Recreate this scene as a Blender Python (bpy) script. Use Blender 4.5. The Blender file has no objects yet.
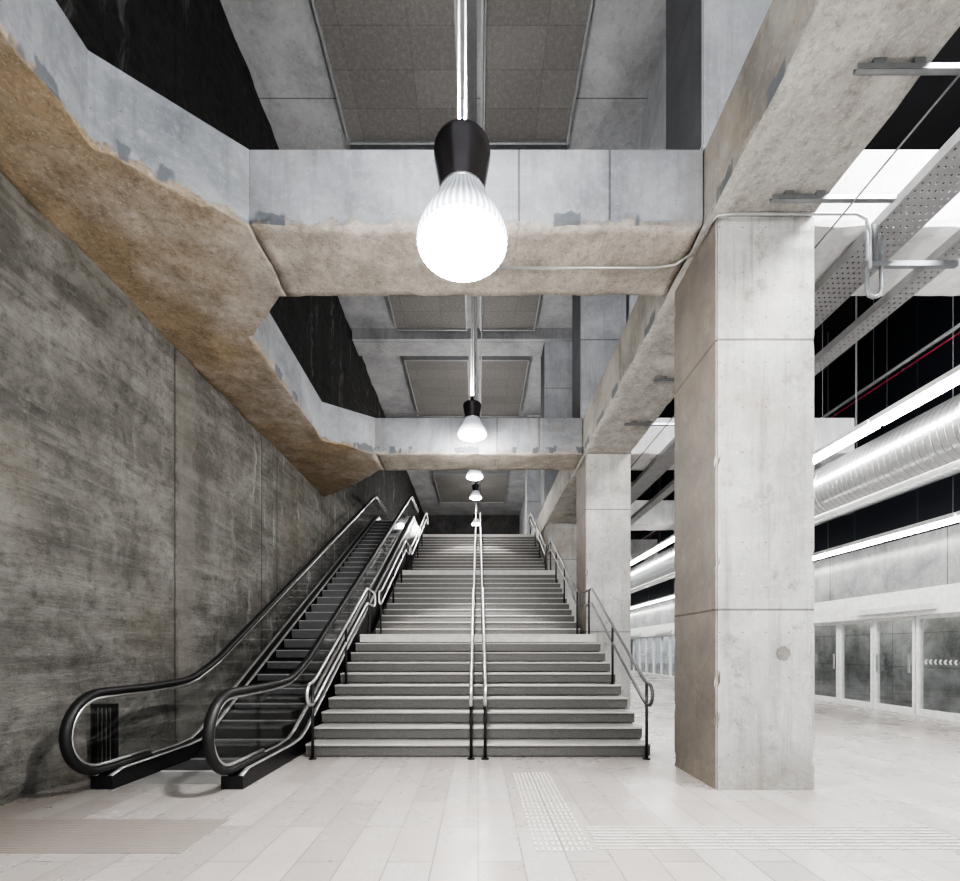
import bpy, bmesh, math, random
from mathutils import Vector, Matrix, noise
random.seed(4)
S=bpy.context.scene
COL=S.collection
H=1.4
# ---------------------------------------------------------------- materials
class NT:
    def __init__(s,name):
        s.m=bpy.data.materials.new(name); s.m.use_nodes=True
        s.t=s.m.node_tree; s.N=s.t.nodes; s.L=s.t.links
        s.b=s.N['Principled BSDF']
        g=s.N.new('ShaderNodeNewGeometry'); s.pos=g.outputs['Position']; s.nor=g.outputs['True Normal']
    def link(s,a,b): s.L.new(a,b)
    def mapping(s,scale,loc=(0,0,0)):
        n=s.N.new('ShaderNodeMapping'); n.inputs['Scale'].default_value=scale; n.inputs['Location'].default_value=loc
        s.link(s.pos,n.inputs['Vector']); return n.outputs[0]
    def noise(s,scale,detail=6,rough=.6,vec=None,dist=0):
        n=s.N.new('ShaderNodeTexNoise'); n.inputs['Scale'].default_value=scale; n.inputs['Detail'].default_value=detail
        n.inputs['Roughness'].default_value=rough; n.inputs['Distortion'].default_value=dist
        s.link(vec if vec else s.pos,n.inputs['Vector']); return n.outputs['Fac']
    def voro(s,scale,vec=None,feat='F1'):
        n=s.N.new('ShaderNodeTexVoronoi'); n.inputs['Scale'].default_value=scale; n.feature=feat
        s.link(vec if vec else s.pos,n.inputs['Vector']); return n.outputs['Distance']
    def rng(s,v,a,b,c=0.,d=1.):
        n=s.N.new('ShaderNodeMapRange'); n.clamp=True
        for k,x in zip((1,2,3,4),(a,b,c,d)): n.inputs[k].default_value=x
        s.link(v,n.inputs[0]); return n.outputs[0]
    def math(s,op,a,b=None,c=None):
        n=s.N.new('ShaderNodeMath'); n.operation=op
        for i,x in enumerate((a,b,c)):
            if x is None: continue
            if isinstance(x,(int,float)): n.inputs[i].default_value=x
            else: s.link(x,n.inputs[i])
        return n.outputs[0]
    def mix(s,f,a,b,mode='MIX'):
        n=s.N.new('ShaderNodeMix'); n.data_type='RGBA'; n.blend_type=mode
        for k,x in ((0,f),(6,a),(7,b)):
            if isinstance(x,(int,float)): n.inputs[k].default_value=x
            elif isinstance(x,tuple): n.inputs[k].default_value=(x[0],x[1],x[2],1)
            else: s.link(x,n.inputs[k])
        return n.outputs[2]
    def sep(s,v):
        n=s.N.new('ShaderNodeSeparateXYZ'); s.link(v,n.inputs[0]); return n.outputs
    def bump(s,h,strength=.4,dist=.02):
        n=s.N.new('ShaderNodeBump'); n.inputs['Strength'].default_value=strength; n.inputs['Distance'].default_value=dist
        s.link(h,n.inputs['Height']); s.link(n.outputs[0],s.b.inputs['Normal'])
    def col(s,c):
        if isinstance(c,tuple): s.b.inputs['Base Color'].default_value=(c[0],c[1],c[2],1)
        else: s.link(c,s.b.inputs['Base Color'])
    def set(s,**k):
        for a,v in k.items(): s.b.inputs[a.replace('_',' ')].default_value=v

def line_mask(t,coord,vals,w):
    m=None
    for v in vals:
        d=t.math('ABSOLUTE',t.math('SUBTRACT',coord,v))
        k=t.rng(d,w*.5,w,1,0)
        m=k if m is None else t.math('MAXIMUM',m,k)
    return m

def concrete(name,dark,light,stain=(.25,.19,.12),stain_amt=.35,soffit=None,zl=(),xl=(),yl=(),rough=.8,bump=.35,stain_thr=(.5,.66),pits=.7,speck=.3,side=None,ties=False):
    t=NT(name); x,y,z=t.sep(t.pos); nx,ny,nz=t.sep(t.nor)
    a=t.noise(.9,8,.65,dist=.4)
    b=t.noise(1,7,.7,vec=t.mapping((7,7,.6)))
    c=t.noise(14,6,.7)
    col=t.mix(t.rng(a,.32,.68),dark,light)
    col=t.mix(t.math('MULTIPLY',t.rng(b,.5,.75),.45),col,tuple(v*.55 for v in dark))
    col=t.mix(t.math('MULTIPLY',t.rng(c,.5,.72),speck),col,tuple(min(1,v*1.25) for v in light))
    st=t.noise(.7,7,.75,vec=t.mapping((1,1,.6),(7,3,1)),dist=.8)
    col=t.mix(t.math('MULTIPLY',t.rng(st,*stain_thr),stain_amt),col,stain)
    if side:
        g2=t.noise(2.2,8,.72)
        shade_col=t.mix(t.rng(g2,.35,.65),tuple(v*.6 for v in side),side)
        col=t.mix(t.math('MULTIPLY',t.rng(nx,-.5,-.7),.88),col,shade_col)  # left-facing faces painted darker, standing in for shade
    pit=t.rng(t.voro(11),.05,.085,1,0)
    pit=t.math('MULTIPLY',pit,t.rng(t.noise(1.3,2),.46,.54))
    col=t.mix(t.math('MULTIPLY',pit,pits),col,(.06,.055,.05))
    h=t.math('ADD',t.math('MULTIPLY',c,.5),t.math('MULTIPLY',pit,-.8))
    if ties:
        ax=t.math('ABSOLUTE',nx)
        u=t.math('ADD',t.math('MULTIPLY',y,ax),t.math('MULTIPLY',x,t.math('SUBTRACT',1,ax)))
        fu=t.math('MULTIPLY',t.math('SUBTRACT',t.math('FRACT',t.math('DIVIDE',u,.23)),.5),.23)
        fz=t.math('MULTIPLY',t.math('SUBTRACT',t.math('FRACT',t.math('DIVIDE',z,.45)),.5),.45)
        d=t.math('SQRT',t.math('ADD',t.math('MULTIPLY',fu,fu),t.math('MULTIPLY',fz,fz)))
        k=t.math('MULTIPLY',t.rng(d,.006,.009,1,0),t.rng(t.noise(.9,2),.42,.46))
        col=t.mix(t.math('MULTIPLY',k,.75),col,(.05,.045,.04)); h=t.math('SUBTRACT',h,k)
        blot=t.math('MULTIPLY',t.rng(t.noise(3.5,8,.78,vec=t.mapping((1,1,.8),(1,6,3))),.55,.66),.7)
        col=t.mix(blot,col,(.20,.175,.145))
        col=t.mix(t.math('MULTIPLY',t.rng(t.noise(1,8,.75,vec=t.mapping((9,9,.5),(2,1,3))),.54,.7),.5),col,(.17,.15,.125))
        col=t.mix(t.math('MULTIPLY',t.rng(z,.0,.5,1,0),t.rng(c,.4,.6,.15,.75)),col,(.20,.175,.14))
    ln=None
    for co,vals in ((z,zl),(x,xl),(y,yl)):
        if vals:
            k=line_mask(t,co,vals,.014); ln=k if ln is None else t.math('MAXIMUM',ln,k)
    if ln is not None:
        col=t.mix(t.math('MULTIPLY',ln,.65),col,(.05,.045,.04)); h=t.math('SUBTRACT',h,ln)
    if soffit:
        n1=t.noise(4.5,7,.75)
        und=t.rng(nz,-.45,-.6)
        zz=t.math('ADD',z,t.rng(n1,.3,.7,.09,-.09))
        m=t.math('MAXIMUM',t.rng(zz,5.775,5.79,1,0),und)
        g=t.noise(3.2,10,.78)
        och,gry=soffit
        warm=t.mix(t.rng(g,.34,.66),tuple(v*.5 for v in och),och)
        cool=t.mix(t.rng(g,.34,.66),tuple(v*.5 for v in gry),gry)
        kx=t.rng(t.math('ADD',x,t.rng(t.noise(.8,4),.3,.7,-1.2,1.2)),-4.0,-2.0)
        br=t.mix(kx,warm,cool)
        br=t.mix(t.rng(t.noise(18,8,.85),.50,.66,0,.6),br,(.07,.06,.052))
        br=t.mix(t.rng(t.noise(25,6,.85,vec=t.mapping((1,1,1),(4,1,9))),.54,.7,0,.55),br,tuple(min(1,v*1.45) for v in gry))
        br=t.mix(t.math('MULTIPLY',t.rng(t.noise(1.6,8,.7,vec=t.mapping((1,1,1),(4,4,1))),.54,.68,0,.6),t.rng(kx,0,1,.25,1)),br,tuple(v*1.15 for v in gry))
        dk=t.math('MULTIPLY',t.rng(t.noise(2.6,3,.5,vec=t.mapping((1,1,.3),(3.3,5,0))),.55,.58),t.rng(t.math('ADD',z,t.rng(n1,.3,.7,-.05,.05)),5.87,5.89,1,0))
        dk=t.math('MULTIPLY',dk,t.math('SUBTRACT',1,und))
        col=t.mix(m,col,br)
        col=t.mix(t.math('MULTIPLY',dk,.85),col,(.10,.11,.125))
        h=t.math('ADD',h,t.math('MULTIPLY',m,t.math('MULTIPLY',g,8.)))
    t.col(col); t.set(Roughness=rough); t.bump(h,bump,.03); return t.m

def plain(name,c,rough=.5,metal=0.,emis=None,es=0,bumps=0):
    t=NT(name)
    n=t.noise(9,5,.6)
    t.col(t.mix(t.rng(n,.3,.7),tuple(v*.85 for v in c),tuple(min(1,v*1.1) for v in c)))
    t.set(Roughness=rough,Metallic=metal)
    if emis:
        t.b.inputs['Emission Color'].default_value=(*emis,1); t.b.inputs['Emission Strength'].default_value=es
    if bumps: t.bump(t.noise(40,4),bumps,.01)
    return t.m

def glass(name,tint,base=.04,grow=.6):
    m=bpy.data.materials.new(name); m.use_nodes=True; t=m.node_tree; N=t.nodes; L=t.links
    N.clear(); o=N.new('ShaderNodeOutputMaterial')
    tr=N.new('ShaderNodeBsdfTransparent'); tr.inputs[0].default_value=(*tint,1)
    gl=N.new('ShaderNodeBsdfGlossy'); gl.inputs['Roughness'].default_value=.04; gl.inputs['Color'].default_value=(.88,.9,.9,1)
    lw=N.new('ShaderNodeLayerWeight'); lw.inputs[0].default_value=.5
    pw=N.new('ShaderNodeMath'); pw.operation='POWER'; pw.inputs[1].default_value=4; L.new(lw.outputs['Facing'],pw.inputs[0])
    mr=N.new('ShaderNodeMath'); mr.operation='MULTIPLY_ADD'; mr.inputs[1].default_value=grow; mr.inputs[2].default_value=base; L.new(pw.outputs[0],mr.inputs[0])
    mx=N.new('ShaderNodeMixShader'); L.new(mr.outputs[0],mx.inputs[0]); L.new(tr.outputs[0],mx.inputs[1]); L.new(gl.outputs[0],mx.inputs[2])
    L.new(mx.outputs[0],o.inputs[0]); return m

M={}
M['beam']=concrete('smooth concrete with rough tan soffit',(.16,.17,.185),(.36,.375,.40),stain_amt=.25,soffit=((.38,.29,.19),(.43,.39,.345)),xl=(.42,1.35),zl=())
M['lbeam']=concrete('concrete beam with rough soffit',(.16,.15,.135),(.36,.345,.32),stain_amt=.5,soffit=((.38,.35,.31),(.43,.415,.385)),yl=(1.2,7.4,12.8))
M['column']=concrete('pale column concrete',(.28,.278,.27),(.50,.50,.49),stain=(.30,.24,.175),stain_amt=.5,stain_thr=(.52,.68),zl=(1.8,4.5),bump=.4,pits=.9,side=(.125,.108,.09),ties=True)  # side tone paints shade along with stain onto the left face
M['outbeam']=concrete('pale grey beam concrete',(.45,.45,.45),(.68,.68,.68),stain_amt=.1)
M['upcol']=concrete('blue grey concrete',(.36,.375,.40),(.62,.64,.67),stain_amt=.1,zl=(8.3,10.4),side=(.05,.052,.06))  # side tone paints the left face near-black as if shaded
M['upwall']=concrete('pale blue grey wall concrete',(.42,.435,.46),(.66,.68,.71),stain_amt=.1,zl=(8.3,10.4))
M['slab']=concrete('grey slab concrete',(.26,.265,.275),(.45,.455,.465),stain_amt=.12,yl=(6,9,12,15.6,21,25))
M['slabdark']=plain('black painted ceiling',(.012,.012,.014),.8)

# left diaphragm wall
t=NT('rough diaphragm wall concrete'); x,y,z=t.sep(t.pos)
a=t.noise(.9,9,.72,dist=.4)
bands=t.noise(1,9,.78,vec=t.mapping((1,.9,4.4)))
bands2=t.noise(1,6,.7,vec=t.mapping((1,.4,7),(2,6,1)))
v1=t.noise(1,8,.75,vec=t.mapping((2.5,3.4,.3)))
v2=t.noise(1,7,.7,vec=t.mapping((3,4,.6),(4,2,7)))
f=t.noise(6,9,.82)
col=t.mix(t.rng(a,.38,.62),(.17,.163,.148),(.37,.36,.335))
col=t.mix(t.rng(bands,.46,.64,0,.65),col,(.10,.095,.085))
col=t.mix(t.rng(bands2,.52,.70,0,.5),col,(.45,.44,.41))
col=t.mix(t.rng(v2,.56,.72,0,.3),col,(.10,.095,.085))
far=t.rng(y,7,11,.1,1)
col=t.mix(t.math('MULTIPLY',t.rng(v1,.56,.64,0,1),far),col,(.75,.74,.72))
col=t.mix(t.rng(f,.50,.66,0,.6),col,(.045,.042,.037))
col=t.mix(t.rng(t.noise(12,8,.82,vec=t.mapping((1,1,1.6),(8,8,2))),.56,.70,0,.6),col,(.50,.485,.455))
col=t.mix(t.rng(t.noise(.5,5,.6,vec=t.mapping((1,1,1),(3,8,2))),.50,.66,0,.3),col,(.22,.18,.13))
jl=line_mask(t,y,(.9,3.6,6.5,9.1,9.8,12.6,15.4),.022)
jp=t.rng(t.math('ABSOLUTE',t.math('SUBTRACT',y,6.75)),.18,.2,1,0)
col=t.mix(t.math('MULTIPLY',jp,.35),col,(.34,.32,.29))
col=t.mix(t.math('MULTIPLY',jl,.6),col,(.04,.037,.032))
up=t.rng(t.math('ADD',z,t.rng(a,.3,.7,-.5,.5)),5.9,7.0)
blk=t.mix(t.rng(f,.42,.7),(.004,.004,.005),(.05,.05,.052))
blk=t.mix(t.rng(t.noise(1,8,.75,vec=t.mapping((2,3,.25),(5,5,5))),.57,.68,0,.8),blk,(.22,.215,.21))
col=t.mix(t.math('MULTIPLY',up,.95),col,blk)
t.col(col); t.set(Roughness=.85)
t.bump(t.math('ADD',t.math('MULTIPLY',f,1.1),t.math('SUBTRACT',t.math('MULTIPLY',bands,1.8),jl)),1.,.09)
M['lwall']=t.m

# floor
t=NT('pale stone floor tiles')
br=t.N.new('ShaderNodeTexBrick')
rot=t.N.new('ShaderNodeMapping'); rot.inputs['Rotation'].default_value=(0,0,math.pi/2); t.link(t.pos,rot.inputs[0]); t.link(rot.outputs[0],br.inputs[0])
br.inputs['Scale'].default_value=1; br.inputs['Brick Width'].default_value=1.2; br.inputs['Row Height'].default_value=.3
br.inputs['Mortar Size'].default_value=.004; br.inputs['Mortar Smooth'].default_value=.1; br.inputs['Bias'].default_value=0
br.inputs['Color1'].default_value=(.27,.252,.242,1); br.inputs['Color2'].default_value=(.35,.335,.325,1); br.inputs['Mortar'].default_value=(.12,.11,.105,1)
x,y,z=t.sep(t.pos)
n=t.noise(1.2,7,.65); n2=t.noise(30,4,.7)
col=t.mix(t.rng(n,.4,.65,0,.4),br.outputs['Color'],(.26,.22,.20))
col=t.mix(t.rng(n2,.5,.75,0,.35),col,(.20,.188,.18))
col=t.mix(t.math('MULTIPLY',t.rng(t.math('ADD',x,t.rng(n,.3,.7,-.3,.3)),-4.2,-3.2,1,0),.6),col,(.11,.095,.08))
col=t.mix(t.rng(br.outputs['Fac'],.2,.8),col,(.14,.13,.125))
t.col(col); t.link(t.rng(n,.3,.7,.2,.38),t.b.inputs['Roughness'])
t.bump(t.math('SUBTRACT',t.math('MULTIPLY',n2,.1),br.outputs['Fac']),.2,.004)
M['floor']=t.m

# stair stone
t=NT('grey granite stair stone'); nx,ny,nz=t.sep(t.nor)
n=t.noise(70,3,.7); n2=t.noise(1.5,6,.7)
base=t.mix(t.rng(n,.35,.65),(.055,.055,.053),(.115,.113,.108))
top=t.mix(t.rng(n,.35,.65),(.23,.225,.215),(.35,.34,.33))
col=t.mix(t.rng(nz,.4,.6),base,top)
col=t.mix(t.rng(n2,.45,.7,0,.35),col,(.11,.105,.10))
t.col(col); t.set(Roughness=.45); M['stair']=t.m
M['nosing']=plain('pale stair nosing',(.38,.37,.36),.5)
M['landing']=plain('pale landing stone',(.46,.45,.435),.5)
M['flank']=concrete('stair flank concrete',(.3,.3,.3),(.5,.5,.48))

# felt panels
t=NT('grey brown wood wool panel')
br=t.N.new('ShaderNodeTexBrick'); t.link(t.pos,br.inputs[0])
br.inputs['Scale'].default_value=1; br.inputs['Brick Width'].default_value=1.2; br.inputs['Row Height'].default_value=.6; br.offset=0
br.inputs['Mortar Size'].default_value=.006
br.inputs['Color1'].default_value=(.165,.158,.152,1); br.inputs['Color2'].default_value=(.195,.187,.18,1); br.inputs['Mortar'].default_value=(.12,.115,.11,1)
n=t.noise(13,9,.88)
t.col(t.mix(t.rng(n,.46,.66,0,.55),br.outputs[0],(.33,.315,.30))); t.set(Roughness=.95); t.bump(n,.6,.03); M['felt']=t.m
M['frame']=plain('painted metal trim',(.34,.35,.36),.5,.3)

M['steel']=plain('brushed stainless steel',(.78,.78,.79),.28,1.)
M['steeldk']=plain('dark steel',(.13,.13,.135),.35,.8)
M['rubber']=plain('black rubber handrail',(.008,.008,.009),.5)
M['black']=plain('black coated metal',(.015,.015,.016),.4,.3)
M['skirt']=plain('black skirting metal',(.035,.035,.037),.3,.7)
M['alu']=plain('aluminium decking',(.66,.66,.67),.3,.9)
M['galv']=plain('galvanised steel',(.24,.25,.26),.42,.7)
M['galvdk']=plain('dull galvanised tray',(.30,.30,.305),.5,.5)
M['glass']=glass('clear balustrade glass',(.99,.993,.99),.05,.4)
M['dglass']=glass('platform door glass',(.92,.94,.94),.16,.5)
M['white']=plain('white enamel panel',(.86,.87,.86),.35)
M['greymark']=plain('pale frosted marking',(.70,.71,.71),.5)
M['red']=plain('red cable',(.35,.04,.08),.5)
M['conduit']=plain('grey conduit',(.36,.36,.36),.4,.6)
M['traydk']=plain('dark grey ceiling tray',(.10,.10,.105),.5,.3)
M['tactile']=plain('pale tactile paving',(.44,.43,.41),.5)
M['lampbody']=plain('dark grey aluminium lamp housing',(.09,.082,.085),.25,.75)
M['patch']=concrete('mortar patch',(.15,.14,.125),(.26,.245,.22))
M['tube']=plain('fluorescent tube glow',(1,1,1),.5,0,(1,.98,.95),12)
M['diff']=plain('lamp diffuser glow',(1,1,1),.5,0,(1,.98,.96),30)
t=NT('glowing ribbed glass shade')
tc=t.N.new('ShaderNodeTexCoord'); ox,oy,oz=t.sep(tc.outputs['Object'])
fz=t.rng(oz,.02,.32,1,0)
an=t.math('ARCTAN2',oy,ox); rib=t.rng(t.math('COSINE',t.math('MULTIPLY',an,44)),-1,1,.45,1.2)
t.col((.25,.27,.30)); t.set(Roughness=.15)
t.b.inputs['Emission Color'].default_value=(.90,.94,1,1)
t.link(t.math('MULTIPLY',rib,t.math('ADD',t.math('MULTIPLY',t.math('POWER',fz,4.5),1.8),.24)),t.b.inputs['Emission Strength'])
M['shade']=t.m
t=NT('spiral galvanised duct'); x,y,z=t.sep(t.pos)
w=t.N.new('ShaderNodeTexWave'); w.bands_direction='Y'; w.inputs['Scale'].default_value=2.6; w.inputs['Distortion'].default_value=0
t.link(t.pos,w.inputs[0]); k=t.rng(w.outputs['Fac'],.92,1)
t.col(t.mix(k,(.72,.73,.74),(.34,.34,.35))); t.set(Roughness=.28,Metallic=.85); t.bump(k,.4,.012); M['duct']=t.m
M['fascia']=concrete('grey fascia panel',(.20,.21,.215),(.46,.47,.47),stain_amt=.05,yl=tuple(range(6,30,3)),rough=.22,bump=.05)
M['trackwall']=concrete('track side wall',(.06,.06,.06),(.6,.6,.6),stain_amt=.3,yl=tuple(range(6,40,2)),zl=(.9,1.9,2.4),rough=.6)
M['backwall']=concrete('dim concrete end wall',(.03,.03,.032),(.09,.09,.095),stain_amt=.2,xl=(-3,-1.5,0,1.5),zl=(8,10))
t=NT('black panelled wall'); x,y,z=t.sep(t.pos)
m=t.math('MODULO',y,1.7); k=t.rng(t.math('ABSOLUTE',m),.0,.05,1,0)
t.col(t.mix(k,(.016,.018,.024),(.07,.075,.09))); t.set(Roughness=.4); M['dwall']=t.m
t=NT('grooved floor plate'); w=t.N.new('ShaderNodeTexWave'); w.bands_direction='Y'; w.inputs['Scale'].default_value=9; t.link(t.pos,w.inputs[0])
n=t.noise(2.2,7,.7)
t.col(t.mix(t.rng(n,.35,.6,.1,.8),t.mix(t.rng(w.outputs['Fac'],.35,.65),(.30,.275,.26),(.14,.12,.105)),(.22,.20,.185))); t.set(Roughness=.4,Metallic=.05); t.bump(w.outputs['Fac'],.3,.004); M['plate']=t.m
t=NT('ribbed dark escalator tread'); w=t.N.new('ShaderNodeTexWave'); w.bands_direction='X'; w.inputs['Scale'].default_value=16; t.link(t.pos,w.inputs[0])
t.col(t.mix(w.outputs['Fac'],(.010,.010,.011),(.12,.12,.125))); t.set(Roughness=.42,Metallic=.4); t.bump(w.outputs['Fac'],.5,.008); M['estep']=t.m
M['comb']=plain('brushed landing plate',(.40,.40,.40),.4,.6)

# ---------------------------------------------------------------- helpers
def fin(bm,name,mat,parent=None,smooth=False,loc=(0,0,0)):
    bmesh.ops.recalc_face_normals(bm,faces=bm.faces)
    me=bpy.data.meshes.new(name); bm.to_mesh(me); bm.free()
    if smooth=='under':
        for p in me.polygons: p.use_smooth=p.normal.z<-.3
    elif smooth:
        for p in me.polygons: p.use_smooth=True
    for mm in (mat if isinstance(mat,(list,tuple)) else [mat]): me.materials.append(mm)
    o=bpy.data.objects.new(name,me); o.location=loc; COL.objects.link(o)
    if parent: att(o,parent)
    return o
def att(o,p):
    o.parent=p; o.matrix_parent_inverse=Matrix.Translation(p.location).inverted()
def info(o,label,cat,group=None,kind=None):
    o['label']=label; o['category']=cat
    if len(label.split())>12: print('LONG',label)
    if group: o['group']=group
    if kind: o['kind']=kind
    return o
def struct(o): o['kind']='structure'; return o
def empty(name,loc,label,cat,group=None):
    e=bpy.data.objects.new(name,None); e.location=loc; e.empty_display_size=.2; COL.objects.link(e); return info(e,label,cat,group)
def addbox(bm,x0,x1,y0,y1,z0,z1,mi=0):
    v=[bm.verts.new(p) for p in ((x0,y0,z0),(x1,y0,z0),(x1,y1,z0),(x0,y1,z0),(x0,y0,z1),(x1,y0,z1),(x1,y1,z1),(x0,y1,z1))]
    for f in ((0,1,2,3),(4,5,6,7),(0,1,5,4),(1,2,6,5),(2,3,7,6),(3,0,4,7)):
        bm.faces.new([v[i] for i in f]).material_index=mi
def box(name,x0,x1,y0,y1,z0,z1,mat,parent=None,bev=0):
    bm=bmesh.new(); addbox(bm,x0,x1,y0,y1,z0,z1)
    if bev: bmesh.ops.bevel(bm,geom=bm.edges[:],offset=bev,segments=2,affect='EDGES')
    return fin(bm,name,mat,parent)
def prismx(bm,poly,x0,x1):
    a=[bm.verts.new((x0,p[0],p[1])) for p in poly]; b=[bm.verts.new((x1,p[0],p[1])) for p in poly]
    bm.faces.new(a); bm.faces.new(b[::-1])
    for i in range(len(poly)):
        j=(i+1)%len(poly); bm.faces.new((a[i],a[j],b[j],b[i]))
def prismz(bm,poly,z0,z1):
    a=[bm.verts.new((p[0],p[1],z0)) for p in poly]; b=[bm.verts.new((p[0],p[1],z1)) for p in poly]
    bm.faces.new(a); bm.faces.new(b[::-1])
    for i in range(len(poly)):
        j=(i+1)%len(poly); bm.faces.new((a[i],a[j],b[j],b[i]))
def addtube(bm,pts,ra,rb=None,seg=10,ref=(1,0,0)):
    rb=rb or ra; ref=Vector(ref); pts=[Vector(p) for p in pts]; rings=[]
    for i,p in enumerate(pts):
        a=(pts[i]-pts[i-1]).normalized() if i else None
        b=(pts[i+1]-pts[i]).normalized() if i<len(pts)-1 else None
        tt=((a or Vector())+(b or Vector())).normalized()
        n=tt.cross(ref).normalized(); bi=n.cross(tt).normalized()
        k=1
        if a and b: k=1/max(.6,tt.dot(a))
        rings.append([bm.verts.new(p+bi*ra*math.cos(2*math.pi*j/seg)+n*rb*k*math.sin(2*math.pi*j/seg)) for j in range(seg)])
    for r,q in zip(rings,rings[1:]):
        for j in range(seg): bm.faces.new((r[j],r[(j+1)%seg],q[(j+1)%seg],q[j]))
    bm.faces.new(rings[0]); bm.faces.new(rings[-1][::-1])
def tube(name,pts,ra,mat,parent=None,rb=None,seg=10,ref=(1,0,0)):
    bm=bmesh.new(); addtube(bm,pts,ra,rb,seg,ref); return fin(bm,name,mat,parent,True)
def lathe(name,prof,mat,parent,seg=40,ribs=0,amp=0,loc=(0,0,0),cap=True):
    bm=bmesh.new(); rings=[]
    for r,z in prof:
        rings.append([bm.verts.new(((r*(1+amp*math.cos(ribs*2*math.pi*j/seg)))*math.cos(2*math.pi*j/seg),(r*(1+amp*math.cos(ribs*2*math.pi*j/seg)))*math.sin(2*math.pi*j/seg),z)) for j in range(seg)])
    for r,q in zip(rings,rings[1:]):
        for j in range(seg): bm.faces.new((r[j],r[(j+1)%seg],q[(j+1)%seg],q[j]))
    if cap: bm.faces.new(rings[0][::-1]); bm.faces.new(rings[-1])
    o=fin(bm,name,mat,None,True,loc); att(o,parent); return o
def slices(bm,axis,a,b,step):
    v=a+step
    no=[0,0,0]; no[axis]=1
    while v<b-1e-3:
        co=[0,0,0]; co[axis]=v
        bmesh.ops.bisect_plane(bm,geom=bm.verts[:]+bm.edges[:]+bm.faces[:],plane_co=co,plane_no=no,dist=1e-4); v+=step
def roughen(bm,x,y,z=(5.75,6.52),step=.12,amp=.038):
    slices(bm,0,x[0],x[1],step); slices(bm,1,y[0],y[1],step)
    for zz in (5.8,5.88):
        bmesh.ops.bisect_plane(bm,geom=bm.verts[:]+bm.edges[:]+bm.faces[:],plane_co=(0,0,zz),plane_no=(0,0,1),dist=1e-4)
    for v in bm.verts:
        p=v.co.copy()
        if p.z<5.76:
            v.co.z+=amp*(noise.fractal(p*2.6,.9,2.,4)*.6)-.01
            v.co.x+=.028*noise.noise(p*4.1); v.co.y+=.028*noise.noise(p*4.1+Vector((9,2,1)))
        elif p.z<5.85:
            v.co.x+=.015*noise.noise(p*5); v.co.y+=.015*noise.noise(p*5+Vector((4,2,1)))

# ---------------------------------------------------------------- shell
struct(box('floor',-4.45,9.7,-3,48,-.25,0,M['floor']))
bm=bmesh.new(); ys=[-3+.08*i for i in range(500)]; zs=[-.05+.08*i for i in range(157)]
g=[]
JY=(.9,3.6,6.5,9.1,9.8,12.6,15.4)
for y in ys:
    row=[]
    damp=min(1,max(.12,min(abs(y-j) for j in JY)/.45))
    for z in zs:
        d=.04*noise.fractal(Vector((1,y*1.1,z*2.0)),.9,2,5)
        d+=.03*noise.noise(Vector((5,y*.5,z*6)))
        q=noise.noise(Vector((8,y*.7,z*3.4)))
        d+=.035*max(0,min(1,(q-.1)*5))
        if z<2.0: d+=.14*(2.0-z)/2.0*(.5+noise.noise(Vector((3,y*1.5,z*2.6))))
        row.append(bm.verts.new((-4.35+d*damp,y,z)))
    g.append(row)
for i in range(len(ys)-1):
    for j in range(len(zs)-1): bm.faces.new((g[i][j],g[i+1][j],g[i+1][j+1],g[i][j+1]))
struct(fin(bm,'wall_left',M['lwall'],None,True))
struct(box('ceiling',-4.6,3.42,-3,37,12.35,12.6,M['slab']))
struct(box('ceiling.001',3.42,13,-3,48,9.4,9.6,M['slabdark']))
struct(box('wall_right_upper',3.36,3.42,-3,37,6.52,12.35,M['upwall']))
struct(box('wall_right',9.9,10.1,-3,48,3.84,9.4,M['dwall']))
struct(box('wall_track',12.8,13,-3,48,-1.2,3.84,M['trackwall']))
struct(box('floor.001',9.7,12.8,-3,48,-1.3,-1.1,M['slabdark']))
struct(box('trim_1',9.32,9.9,-3,48,2.7,3.84,M['fascia']))
struct(box('wall_back',-4.6,3.42,36.8,37,6.12,12.35,M['backwall']))
struct(box('wall_back.001',2.4,13,47.8,48,-1.2,9.4,M['fascia']))
struct(box('floor_upper',-4.3,3.3,18.77,36.8,5.75,6.12,M['stair']))
for i,y in enumerate((15.45,21.2)):
    o=box('ceiling_beam',-4.3,3.35,y,y+.9,12.0,12.35,M['slab']); info(o,'shallow grey concrete rib under the high ceiling','beam','ceiling ribs')
for x in (-2.6,-.9,.9,2.6):
    o=box('steel_post',x-.06,x+.06,33.9,34.02,6.12,8.6,M['galv']); info(o,'slim grey steel post at the head of the stair','post','steel posts at the head of the stair')
o=box('steel_lintel',-3.9,3.2,33.88,34.04,8.6,8.85,M['galv']); info(o,'grey steel lintel carried by slim posts','beam')

for (x0,x1) in ((-2.75,-.36),(.05,1.9)):
    for (y0,y1) in ((4.2,9.6),(9.8,15.2),(16.75,20.8),(22.6,27),(27.6,33)):
        e=empty('acoustic_panel',((x0+x1)/2,(y0+y1)/2,12.2),'grey-brown wood-wool acoustic panel in thin metal frame','ceiling panel','acoustic ceiling panels')
        box('panel_board',x0+.04,x1-.04,y0+.04,y1-.04,12.15,12.345,M['felt'],e)
        bm=bmesh.new()
        addbox(bm,x0,x0+.04,y0,y1,12.1,12.345); addbox(bm,x1-.04,x1,y0,y1,12.1,12.345)
        addbox(bm,x0+.04,x1-.04,y0,y0+.04,12.1,12.345); addbox(bm,x0+.04,x1-.04,y1-.04,y1,12.1,12.345)
        fin(bm,'panel_frame',M['frame'],e)

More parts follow.
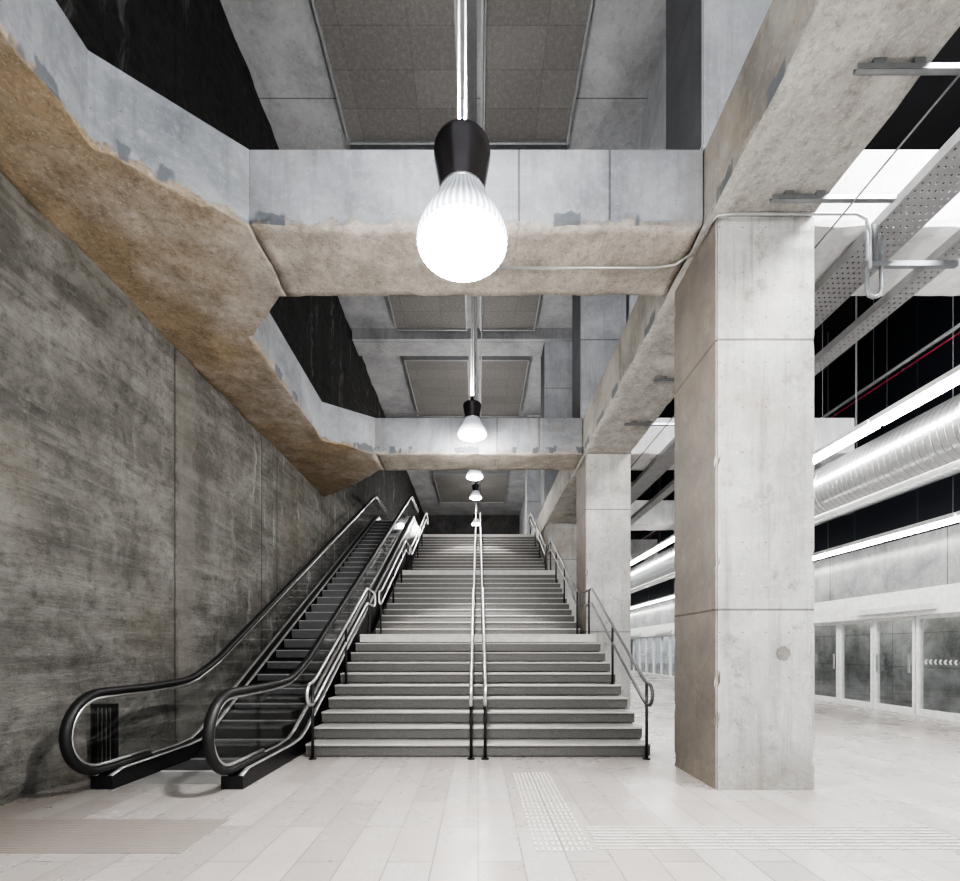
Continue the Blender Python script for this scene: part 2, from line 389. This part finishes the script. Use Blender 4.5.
# ---------------------------------------------------------------- beams / columns
bm=bmesh.new()
prismz(bm,[(-4.42,-3),(-3.33,-3),(-3.33,3.87),(-2.34,4.64),(-2.34,5.55),(-2.43,5.56),(-3.15,6.3),(-3.22,9.35),(-2.27,10.0),(-2.27,10.95),(-2.4,10.97),(-3.45,12.1),(-4.42,12.9)],5.75,6.52)
roughen(bm,(-4.42,-2.27),(-3,12.9))
info(fin(bm,'concrete_edge_beam',M['beam'],None,'under'),'grey concrete edge beam with splayed haunches along the rough wall','beam')
for (x0,x1,y0,y1) in ((-2.335,2.3,4.64,5.55),(-2.265,2.3,10.0,10.95)):
    bm=bmesh.new(); addbox(bm,x0,x1,y0,y1,5.75,6.52); roughen(bm,(x0,x1),(y0,y1))
    info(fin(bm,'concrete_cross_beam',M['beam'],None,'under'),'concrete cross beam over the stair with rough tan underside','beam','cross beams over the stair')
for (x0,x1,y0,y1) in ((3.38,9.3,4.64,5.55),(3.38,8.3,10.0,10.95),(3.38,8.3,15.5,16.45),(3.38,8.3,21,21.9)):
    bm=bmesh.new(); addbox(bm,x0,x1,y0,y1,5.75,6.52); roughen(bm,(x0,x1),(y0,y1),amp=.02)
    info(fin(bm,'concrete_cross_beam',M['outbeam'],None,'under'),'pale concrete cross beam running out over the platform','beam','cross beams over the platform')
bm=bmesh.new(); addbox(bm,2.32,3.35,-3,27,5.75,6.52); roughen(bm,(2.32,3.35),(-3,27),step=.17,amp=.025)
info(fin(bm,'concrete_longitudinal_beam',M['lbeam'],None,'under'),'long concrete beam resting on the row of square columns','beam')
for i,y in enumerate((4.53,10.0,15.5,21.0)):
    bm=bmesh.new(); addbox(bm,2.38,3.37,y,y+.98,0,5.73); bmesh.ops.bevel(bm,geom=[e for e in bm.edges if abs(e.verts[0].co.z-e.verts[1].co.z)>1],offset=.014,segments=2,affect='EDGES')
    # extra vertical loops close to the corners keep the chips local
    for xx in (2.42,3.33): bmesh.ops.bisect_plane(bm,geom=bm.verts[:]+bm.edges[:]+bm.faces[:],plane_co=(xx,0,0),plane_no=(1,0,0),dist=1e-4)
    for yy in (y+.04,y+.94): bmesh.ops.bisect_plane(bm,geom=bm.verts[:]+bm.edges[:]+bm.faces[:],plane_co=(0,yy,0),plane_no=(0,1,0),dist=1e-4)
    for zz in [k*.06 for k in range(1,94)]: bmesh.ops.bisect_plane(bm,geom=bm.verts[:]+bm.edges[:]+bm.faces[:],plane_co=(0,0,zz),plane_no=(0,0,1),dist=1e-4)
    for v in bm.verts:
        ex=min(abs(v.co.x-2.38),abs(v.co.x-3.37)); ey=min(abs(v.co.y-y),abs(v.co.y-y-.98))
        if ex<.03 and ey<.03:
            sx=1 if v.co.x<2.9 else -1; sy=1 if v.co.y<y+.4 else -1
            chip=max(0,noise.noise(Vector((sx*3,sy*3,v.co.z*5+i)))-.15)*.05
            v.co.x+=sx*chip; v.co.y+=sy*chip
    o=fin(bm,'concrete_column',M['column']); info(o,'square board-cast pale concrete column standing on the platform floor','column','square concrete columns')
    if i==0:
        o['label']='stained square concrete column with a round mortar patch'
        bm=bmesh.new(); v=[]
        for k in range(20):
            an=2*math.pi*k/20; r=.068*(1+.25*noise.noise(Vector((math.cos(an)*2,math.sin(an)*2,3))))
            v.append(((3.05+r*math.cos(an)),1.37+r*math.sin(an)))
        a=[bm.verts.new((p[0],y-.006,p[1])) for p in v]; b=[bm.verts.new((3.05+(p[0]-3.05)*1.1,y+.01,1.37+(p[1]-1.37)*1.1)) for p in v]
        bm.faces.new(a)
        for k in range(20): bm.faces.new((a[k],a[(k+1)%20],b[(k+1)%20],b[k]))
        fin(bm,'mortar_patch',M['patch'],o)
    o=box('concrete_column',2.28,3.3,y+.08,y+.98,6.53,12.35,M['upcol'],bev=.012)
    info(o,'blue-grey concrete column rising from beam to high slab','column','upper concrete columns')

# ---------------------------------------------------------------- staircase
SX=2.25; R=.17; T=.3
FL=((5.93,10,0),(10.0,12,10),(14.6,14,22))      # start y, risers, risers below
st=empty('staircase',(0,5.93,0),'wide grey granite staircase in three flights with two landings','stairs')
def step_z(y):
    z=0
    for s,n,b in FL:
        if y>=s: z=(b+min(n,int((y-s)/T+1e-6)+1))*R
    return z
bm0=bmesh.new(); addbox(bm0,-SX,SX,-.006,T+.02,-R+.02,-.03,0); addbox(bm0,-SX,SX,-.02,T,-.03,0,0); addbox(bm0,-SX,SX,-.021,.02,-.020,.001,1)
bmesh.ops.recalc_face_normals(bm0,faces=bm0.faces)
sm=bpy.data.meshes.new('step'); bm0.to_mesh(sm); bm0.free(); sm.materials.append(M['stair']); sm.materials.append(M['nosing'])
prof=[(5.97,0)]
for k,(s,N_,b) in enumerate(FL):
    for n in range(N_):
        zt=(b+n+1)*R
        if n==N_-1:
            bm=bmesh.new(); y0=s+T*n; L=(FL[k+1][0]-y0) if k<2 else .3
            addbox(bm,-SX,SX,-.006,L,-R+.02,-.03,1); addbox(bm,-SX,SX,-.02,L,-.03,0,1)
            o=fin(bm,'landing',[M['stair'],M['landing']],None,loc=(0,y0,zt)); att(o,st)
            continue
        o=bpy.data.objects.new('step',sm); o.location=(0,s+T*n,zt); COL.objects.link(o); att(o,st)
    e_=s+T*(N_-1)
    prof+=[(s+.04,b*R+.01),(e_+.04,(b+N_-1)*R),(FL[k+1][0]+.04 if k<2 else 18.7,(b+N_-1)*R+.001)]
prof+=[(18.7,0)]
bm=bmesh.new(); prismx(bm,prof,-SX+.01,SX-.01); fin(bm,'stair_base',M['flank'],st)

# ---------------------------------------------------------------- stair railings
def railing(x,mat,pmat,label,r=.022,mid=False):
    e=empty('stair_railing',(x,5.8,0),label,'handrail','stair handrails')
    for k,(s,N_,b) in enumerate(FL):
        zb=b*R; ze=(b+N_)*R; ye=s+T*(N_-1)
        hu,hl=.90,.62
        yx=ye+.55
        def key(h): return [(s+.02,zb+R+h-.03),(ye,ze+h-.03),(yx,ze+h-.03)]
        up=key(hu); lo=key(hl)
        zu=up[0][1]-.06; zl=lo[0][1]-.06; c=(zu+zl)/2; rr=(zu-zl)/2
        pts=[(x,a,z) for a,z in up[::-1]]+[(x,s-.13,zu)]
        for i in range(1,8):
            an=math.pi/2+math.pi*i/8; pts.append((x,s-.19+rr*math.cos(an)*.9,c+rr*math.sin(an)))
        pts+=[(x,s-.13,zl)]+[(x,a,z) for a,z in lo]
        c2=ze+(hu+hl)/2-.03
        for i in range(1,8):
            an=-math.pi/2+math.pi*i/8; pts.append((x,yx+.04+rr*math.cos(an)*.9,c2+rr*math.sin(an)))
        pts.append((x,yx+.001,ze+hu-.03))
        tube('rail',pts,r,mat,e,ref=(1,0,0))
        ys=[s-.12]+[s+T*j+.15 for j in ((4,) if N_==10 else (4,8) )]+[ye+.2]
        for y in ys:
            z0=step_z(y)+.002
            zt=zu if y<s else (up[0][1]+(y-s)/(ye-s)*(up[1][1]-up[0][1]) if y<ye else up[1][1])
            bm=bmesh.new(); addtube(bm,[(x,y,z0),(x,y,zt)],.02,seg=8,ref=(1,0,0)); addtube(bm,[(x,y,z0),(x,y,z0+.012)],.05,seg=12)
            fin(bm,'post',pmat,e,True)
    return e
railing(2.16,M['steeldk'],M['black'],'dark steel double stair handrail with looped ends')
railing(-2.12,M['steel'],M['black'],'steel double handrail on dark posts beside the escalator')
railing(-.09,M['steel'],M['black'],'bright steel central handrail up the middle of the stair')
railing(.09,M['steel'],M['black'],'bright steel central handrail up the middle of the stair')

# ---------------------------------------------------------------- escalator
XL,XR=-3.78,-2.47
es=empty('escalator',(-3.1,4.0,0),'long escalator with glass balustrades and black handrails','escalator')
def epath(o):
    pts=[(5.2,.2+o),(4.85,.2+o),(4.58,.2+o)]
    c=(4.54,.59); rr=.39-o
    for i in range(1,16):
        an=-math.pi/2-math.pi*i/16; pts.append((c[0]+rr*math.cos(an),c[1]+rr*math.sin(an)))
    tz=.98-o
    pts+=[(4.58,tz),(5.2,tz),(5.6,tz+.01)]
    for y,d in ((5.9,.035),(6.1,.085),(6.35,.185)): pts.append((y,tz+d))
    for y in (6.6,): pts.append((y,tz+.577*(y-6.1)+.01))
    pts+=[(16.3,tz+.577*10.2),(16.7,tz+6.07),(17.0,tz+6.12),(18.6,tz+6.12)]
    return pts
for x,sd in ((XL,-1),(XR,1)):
    b=bpy.data.objects.new('balustrade',None); COL.objects.link(b); b.location=(x,4.5,0); att(b,es)
    def sub(o):
        o.parent=b; o.matrix_parent_inverse=Matrix.Translation(Vector((-x,-4.5,0)))
    sub(tube('handrail_belt',[(x,a,c) for a,c in epath(0)],.050,M['rubber'],rb=.040,seg=14))
    sub(tube('handrail_guide',[(x,a,c) for a,c in epath(.055)],.026,M['steel'],rb=.018,seg=8))
    gp=epath(.07); bm=bmesh.new()
    poly=gp[1:]+[(18.6,6.12+.25),(17.0,6.36),(6.3,.36),(5.9,.26)]
    prismx(bm,poly,x-.006,x+.006); sub(fin(bm,'glass_panel',M['glass']))
    bm=bmesh.new()
    poly=[(4.55,0),(4.55,.13),(4.7,.17),(5.8,.18),(6.1,.21),(6.3,.29),(16.8,.29+6.06),(17.2,6.31),(18.6,6.31),(18.6,5.7),(16.9,5.5),(6.9,0)]
    prismx(bm,poly,x-.11,x+.11); sub(fin(bm,'skirting',M['skirt']))
    bm=bmesh.new()
    path=[(4.56,.135),(4.7,.178),(5.8,.188),(6.1,.218),(6.3,.30),(16.8,6.36),(17.2,6.32),(18.6,6.32)]
    for q in (-.08,.08):
        addtube(bm,[(x+q,a,c) for a,c in path],.028,rb=.010,seg=8)
    sub(fin(bm,'deck_cap',M['alu'],None,True))
bm0=bmesh.new(); addbox(bm0,XL+.13,XR-.13,0,.42,-.04,0)
addbox(bm0,XL+.13,XR-.13,-.003,.018,-.014,.002,1)
for i in range(6): addbox(bm0,XL+.13,XR-.13,.01+i*.004,.03+i*.004,-.04-(i+1)*.03,-.04-i*.03)
bmesh.ops.recalc_face_normals(bm0,faces=bm0.faces)
em=bpy.data.meshes.new('escalator_step'); bm0.to_mesh(em); bm0.free(); em.materials.append(M['estep']); em.materials.append(M['comb'])
for i in range(32):
    y=5.75+i*.3466; z=min(max(.02,.2*i+.0),6.12)
    o=bpy.data.objects.new('escalator_step',em); o.location=(0,y,z); COL.objects.link(o); att(o,es)
box('comb_plate',XL+.13,XR-.13,4.72,5.2,0,.005,M['comb'],es)
box('comb_edge',XL+.13,XR-.13,5.2,5.24,0,.01,M['nosing'],es)
box('flat_step',XL+.13,XR-.13,5.24,5.74,0,.012,M['estep'],es)
box('floor_plate',-4.1,-2.05,3.12,3.75,0,.003,M['plate'],es)
bm=bmesh.new(); prismx(bm,[(5.8,0),(6.9,0),(16.9,5.5),(18.6,5.7),(18.6,5.95),(16.7,5.75)],XL+.12,XR-.12); fin(bm,'truss',M['black'],es)
e=empty('safety_grille',(-4.05,4.9,0),'small black metal safety grille between escalator and wall','barrier')
bm=bmesh.new(); 
for i in range(5): addbox(bm,-4.15+i*.045,-4.13+i*.045,4.9,4.92,.08,.78)
fin(bm,'bars',M['black'],e)
bm=bmesh.new(); addbox(bm,-4.18,-3.91,4.89,4.93,.78,.82); addbox(bm,-4.18,-3.91,4.89,4.93,.04,.08); addbox(bm,-4.18,-4.16,4.89,4.93,0,.8); addbox(bm,-3.93,-3.91,4.89,4.93,0,.8)
fin(bm,'grille_frame',M['black'],e)

# ---------------------------------------------------------------- pendant lamps
def lamp(x,y,zb,pw,spw,upw=160,ang=88):
    e=empty('pendant_lamp',(x,y,12.35),'bell pendant lamp with dark housing and glowing ribbed shade','lamp','pendant lamps above the stair')
    z=zb
    lathe('lamp_shade',[(.290,0),(.298,.015),(.292,.05),(.268,.11),(.232,.17),(.198,.23),(.168,.285),(.150,.335)],M['shade'],e,seg=264,ribs=44,amp=.008,loc=(x,y,z),cap=False)
    lathe('diffuser',[(.02,-.022),(.12,-.018),(.21,-.008),(.265,.006),(.28,.012)],M['diff'],e,loc=(x,y,z))
    lathe('lamp_housing',[(.138,.325),(.142,.34),(.150,.385),(.160,.44),(.172,.51),(.183,.57),(.188,.615),(.186,.63),(.176,.638),(.08,.642),(.035,.65),(.03,.80)],M['lampbody'],e,loc=(x,y,z))
    lathe('lamp_collar',[(.146,.318),(.156,.322),(.156,.338),(.14,.345)],M['alu'],e,loc=(x,y,z))
    for q in (-.022,.022):
        tube('suspension_rod',[(x+q,y,z+.78),(x+q,y,11.92)],.008,M['conduit'],e,seg=6)
    l=bpy.data.lights.new('lamp_light','POINT'); l.energy=pw; l.shadow_soft_size=.12; l.color=(1,.97,.93)
    lo=bpy.data.objects.new('lamp_light',l); lo.location=(x,y,z-.17); COL.objects.link(lo); att(lo,e)
    l=bpy.data.lights.new('lamp_beam','SPOT'); l.energy=spw; l.shadow_soft_size=.1; l.color=(1,.97,.93); l.spot_size=math.radians(ang); l.spot_blend=.3
    lo=bpy.data.objects.new('lamp_beam',l); lo.location=(x,y,z-.16); COL.objects.link(lo); att(lo,e)
    l=bpy.data.lights.new('ceiling_fill','SPOT'); l.energy=upw; l.shadow_soft_size=.02; l.spot_size=math.radians(170); l.spot_blend=.6; l.color=(1,.98,.96)  # added upward fill that brightens the ceiling, not a part of the lamp
    lo=bpy.data.objects.new('ceiling_fill',l); lo.location=(x,y,z+.83); lo.rotation_euler=(math.pi,0,0); COL.objects.link(lo); att(lo,e)
lamp(-.105,3.0,4.07,350,200,270)
lamp(-.12,9.3,5.80,100,1300,220,66)
lamp(-.12,15.9,7.45,80,900,180,72)
lamp(-.12,22.4,8.9,300,200,60)
lamp(-.12,28.9,9.4,350,200,60)
lamp(-.105,-2.6,4.07,380,100,200)  # unseen lamp behind the camera, added to light the near bay
o=box('cable_tray',-.2,-.03,3.5,34,11.93,11.995,M['traydk']); info(o,'slim metal cable tray fixed under the ceiling above the lamps','cable tray')
o=tube('ceiling_conduit',[(.12,-2.9,11.97),(.12,34,11.97)],.025,M['conduit']); info(o,'thin grey conduit running under the ceiling','pipe')
o=tube('beam_conduit',[(-2.0,10.1,6.555),(1.4,10.1,6.555)],.03,M['conduit'],ref=(0,0,1)); info(o,'thin metal conduit lying along the top of the cross beam','pipe')
pts=[(.15,5.1,5.70),(2.0,5.1,5.70),(2.2,5.05,5.69),(2.3,4.9,5.68),(2.32,4.6,5.68),(2.36,4.47,5.68),(2.5,4.45,5.68),(3.35,4.45,5.68),(3.72,4.45,5.68),(3.82,4.45,5.63),(3.85,4.45,5.5),(3.85,4.45,5.15)]
o=tube('wall_conduit',pts,.013,M['conduit'],ref=(.1,.2,1) ); info(o,'bent galvanised conduit wrapping around the column head','pipe')

# ---------------------------------------------------------------- platform services
for y in (3.34,4.30,7.2,8.6,11.6,13.0,14.4,17.2,18.6):
    bm=bmesh.new()
    addbox(bm,2.78,3.95,y-.02,y+.02,5.66,5.665); addbox(bm,2.78,3.95,y-.022,y-.017,5.66,5.70); addbox(bm,2.78,3.95,y+.017,y+.022,5.66,5.70)
    addbox(bm,2.9,2.98,y-.02,y+.02,5.70,5.745); addbox(bm,3.2,3.28,y-.02,y+.02,5.70,5.745)
    info(fin(bm,'strut_bracket',M['galv']),'galvanised channel bracket bolted under the concrete beam','bracket','channel brackets')
e=empty('tray_hanger',(3.9,4.5,5.66),'galvanised U-shaped hanger holding the cable tray','bracket')
tube('hook',[(3.86,4.5,5.66),(3.86,4.5,4.98),(3.88,4.5,4.92),(3.93,4.5,4.90),(3.98,4.5,4.92),(4.0,4.5,4.98),(4.0,4.5,5.5)],.018,M['galv'],e,ref=(0,1,0))
bm=bmesh.new(); addbox(bm,3.83,4.75,4.48,4.52,5.20,5.25); addbox(bm,3.9,3.94,4.47,4.53,5.25,5.6); fin(bm,'cross_channel',M['galv'],e)
for ti,(x0,x1,z) in enumerate(((3.98,4.44,5.62),(4.62,4.84,5.34))):
    bm=bmesh.new(); 
    addbox(bm,x0,x0+.01,-2,26,z,z+.1); addbox(bm,x1-.01,x1,-2,26,z,z+.1)
    y=2.5
    addbox(bm,x0+.01,x1-.01,-2,2.5,z,z+.008)
    nx_=(7,3)[ti]; pw=(x1-x0-.02)/nx_; gp_=.02
    while y<10:
        addbox(bm,x0+.01,x1-.01,y,y+.05,z,z+.008)
        for q in range(nx_+1):
            a=max(x0+.01,x0+.01+q*pw-pw/2+gp_/2); b_=min(x1-.01,x0+.01+q*pw+pw/2-gp_/2)
            addbox(bm,a,b_,y+.05,y+.07,z,z+.008)
        y+=.07
    addbox(bm,x0+.01,x1-.01,y,26,z,z+.008)
    e=empty('perforated_cable_tray',((x0+x1)/2,4,z),'galvanised perforated cable tray running along the platform','cable tray','cable trays')
    fin(bm,'tray',M['galvdk'],e)
    bm=bmesh.new()
    for k in range((4,2)[ti]): addtube(bm,[(x0+.065+.095*k,-2,z+.05),(x0+.065+.095*k,26,z+.05)],.035,seg=8)
    fin(bm,'cables',M['black'],e,True)
    bm=bmesh.new()
    for yy in (0.5,8,14.5,20): addtube(bm,[((x0+x1)/2,yy,z+.06),((x0+x1)/2,yy,9.4)],.006,seg=6)
    fin(bm,'hanger_rods',M['galv'],e)
o=tube('service_pipe',[(3.55,-2,5.64),(3.55,27,5.64)],.009,M['steeldk']); info(o,'thin conduit strung below the beam edge','pipe')
e=empty('ventilation_duct',(8,6,4.98),'large round spiral galvanised ventilation duct above the platform','duct')
bm=bmesh.new()
addtube(bm,[(8,y,4.98) for y in [-2+1.5*i for i in range(32)]],.6,seg=40); fin(bm,'duct_body',M['duct'],e,True)
for i in range(15):
    y=1+3*i
    bm=bmesh.new(); addtube(bm,[(8,y,4.98),(8,y+.05,4.98)],.615,seg=40); fin(bm,'flange',M['alu'],e)
    bm=bmesh.new(); addtube(bm,[(7.62,y+.03,5.48),(7.62,y+.03,9.4)],.008,seg=6); addtube(bm,[(8.38,y+.03,5.48),(8.38,y+.03,9.4)],.008,seg=6); fin(bm,'duct_hanger',M['galvdk'],e)
for (x,z,r,mt,lb) in ((7.2,4.2,.05,'white','white service pipe below the round duct'),(9.2,6.6,.06,'conduit','grey service pipe hung beside the black wall'),(8.9,7.4,.04,'conduit','slim grey pipe hung near the black ceiling')):
    e=empty('service_pipe',(x,6,z),lb,'pipe')
    tube('pipe_run',[(x,-1,z),(x,47,z)],r,M[mt],e)
    bm=bmesh.new()
    for i in range(12): addtube(bm,[(x,2.2+4*i,z+r),(x,2.2+4*i,9.4)],.005,seg=6)
    fin(bm,'pipe_hangers',M['galvdk'],e)
for (x,z,r,mt,lb) in ((9.87,7.9,.022,'red','red cable clipped along the black wall'),):
    e=empty('service_cable',(x,6,z),lb,'cable')
    tube('cable_run',[(x,-1,z),(x,47,z)],r,M[mt],e)
    bm=bmesh.new()
    for i in range(24): addbox(bm,x-r-.004,9.899,.5+2*i,.54+2*i,z-r-.01,z+r+.01)
    fin(bm,'clips',M['galv'],e)
def lum(x,z,w,ys,grp,hx=0,top=9.4,wide=True):
    L=2.96
    b1=bmesh.new(); addbox(b1,-w,w,0,L,.03,.11); b1m=bpy.data.meshes.new('luminaire_body'); 
    bmesh.ops.recalc_face_normals(b1,faces=b1.faces); b1.to_mesh(b1m); b1.free(); b1m.materials.append(M['white'])
    b2=bmesh.new(); addbox(b2,-w*.85,w*.85,.02,L-.02,-.03,.03); b2m=bpy.data.meshes.new('light_tube'); bmesh.ops.recalc_face_normals(b2,faces=b2.faces); b2.to_mesh(b2m); b2.free(); b2m.materials.append(M['tube'])
    b3=bmesh.new()
    for yy in (.4,):
        addtube(b3,[(hx,yy,.12),(hx,yy,top-z)],.006,seg=6)
        if hx: addbox(b3,0,hx+.01,yy-.015,yy+.015,.11,.125)
    b3m=bpy.data.meshes.new('hanger'); b3.to_mesh(b3m); b3.free(); b3m.materials.append(M['galvdk'])
    for y in ys:
        e=empty('linear_luminaire',(x,y,z),'long white linear luminaire hung in a row over the platform','light',grp)
        for n,m in (('luminaire_body',b1m),('light_tube',b2m),('hanger',b3m)):
            o=bpy.data.objects.new(n,m); COL.objects.link(o); o.parent=e
lum(7.0,5.36,.13,[-1+3*i for i in range(16)],'upper row of platform luminaires')
lum(8.5,3.72,.10,[-1+3*i for i in range(16)],'lower row of platform luminaires',hx=.3)
lum(12.0,2.9,.08,[5+4*i for i in range(8)],'added track luminaires',top=3.84)  # unseen row added to light the track space behind the doors
struct(box('ceiling.002',9.9,12.8,-3,48,3.84,3.95,M['slabdark']))

# platform screen doors
o=box('trim_2',9.3,9.6,-3,47.7,2.14,2.7,M['white']); struct(o)
for i in range(8):
    y=5.0+4.18*i
    o=box('trim_%d'%(3+i),9.25,9.30,y,y+1.9,2.24,2.36,M['greymark']); struct(o)
fb=bmesh.new(); W=1.02
addbox(fb,0,.1,0,.06,.0,2.14); addbox(fb,0,.1,W-.06,W,.0,2.14); addbox(fb,0,.1,.06,W-.06,0,.14); addbox(fb,0,.1,.06,W-.06,2.06,2.14)
bmesh.ops.recalc_face_normals(fb,faces=fb.faces); fm=bpy.data.meshes.new('door_frame'); fb.to_mesh(fm); fb.free(); fm.materials.append(M['white'])
gb=bmesh.new(); addbox(gb,.04,.06,.06,W-.06,.14,2.06); gm=bpy.data.meshes.new('door_glass'); bmesh.ops.recalc_face_normals(gb,faces=gb.faces); gb.to_mesh(gm); gb.free(); gm.materials.append(M['dglass'])
kb=bmesh.new()
for k in range(8):
    y=.10+k*.1
    vs=[kb.verts.new((.035,y+a,1.1+b)) for a,b in ((0,0),(.04,0),(.07,.05),(.04,.10),(0,.10),(.03,.05))]; kb.faces.new(vs)
km=bpy.data.meshes.new('chevron_marking'); kb.to_mesh(km); kb.free(); km.materials.append(M['greymark'])
hb=bmesh.new(); addbox(hb,-.03,0,.1,.13,.9,1.3); addbox(hb,-.03,.0,W-.13,W-.1,.9,1.3); hm=bpy.data.meshes.new('push_bar'); hb.to_mesh(hm); hb.free(); hm.materials.append(M['steel'])
for i in range(40):
    y=5.6+i*1.045
    e=empty('platform_screen_door',(9.42,y,0),'glazed platform screen door panel in pale metal frame','door','platform screen doors')
    for n,m in (('door_frame',fm),('door_glass',gm),('chevron_marking',km),('push_bar',hm)):
        if n=='push_bar' and i%2: continue
        if n=='chevron_marking' and i%4!=3: continue
        o=bpy.data.objects.new(n,m); COL.objects.link(o); o.parent=e

# tactile strips
bm=bmesh.new()
for i in range(10):
    for j in range(24): addbox(bm,.40+i*.042,.42+i*.042,3.15+j*.085,3.21+j*.085,0,.006)
info(fin(bm,'tactile_paving',M['tactile']),'ribbed tactile guide strip leading to the stair','paving')
bm=bmesh.new()
for i in range(8):
    for j in range(9): addbox(bm,.85+j*.3,1.14+j*.3,3.18+i*.055,3.20+i*.055,0,.006)
info(fin(bm,'tactile_paving',M['tactile']),'ribbed tactile guide strip crossing the platform floor','paving')

# ---------------------------------------------------------------- lights
def area(name,loc,rot,sx,sy,p,c=(1,1,1)):
    l=bpy.data.lights.new(name,'AREA'); l.shape='RECTANGLE'; l.size=sx; l.size_y=sy; l.energy=p; l.color=c
    o=bpy.data.objects.new(name,l); o.location=loc; o.rotation_euler=rot; COL.objects.link(o)
area('platform_fill_light',(6.2,2.2,9.0),(0,0,0),3,2,1100)  # added fill without a fixture, out of view over the near platform
w=bpy.data.worlds.new('World'); S.world=w; w.use_nodes=True
w.node_tree.nodes['Background'].inputs[0].default_value=(.87,.93,1,1); w.node_tree.nodes['Background'].inputs[1].default_value=.5
c=bpy.data.cameras.new('Camera'); c.lens=17; c.sensor_width=36; c.sensor_fit='HORIZONTAL'
c.shift_y=209.5/960; c.shift_x=.002; c.clip_start=.05; c.clip_end=300
co=bpy.data.objects.new('Camera',c); co.location=(0,0,H); co.rotation_euler=(math.pi/2,0,0); COL.objects.link(co); S.camera=co
S.view_settings.view_transform='AgX'; S.view_settings.look='AgX - High Contrast'; S.view_settings.exposure=.92
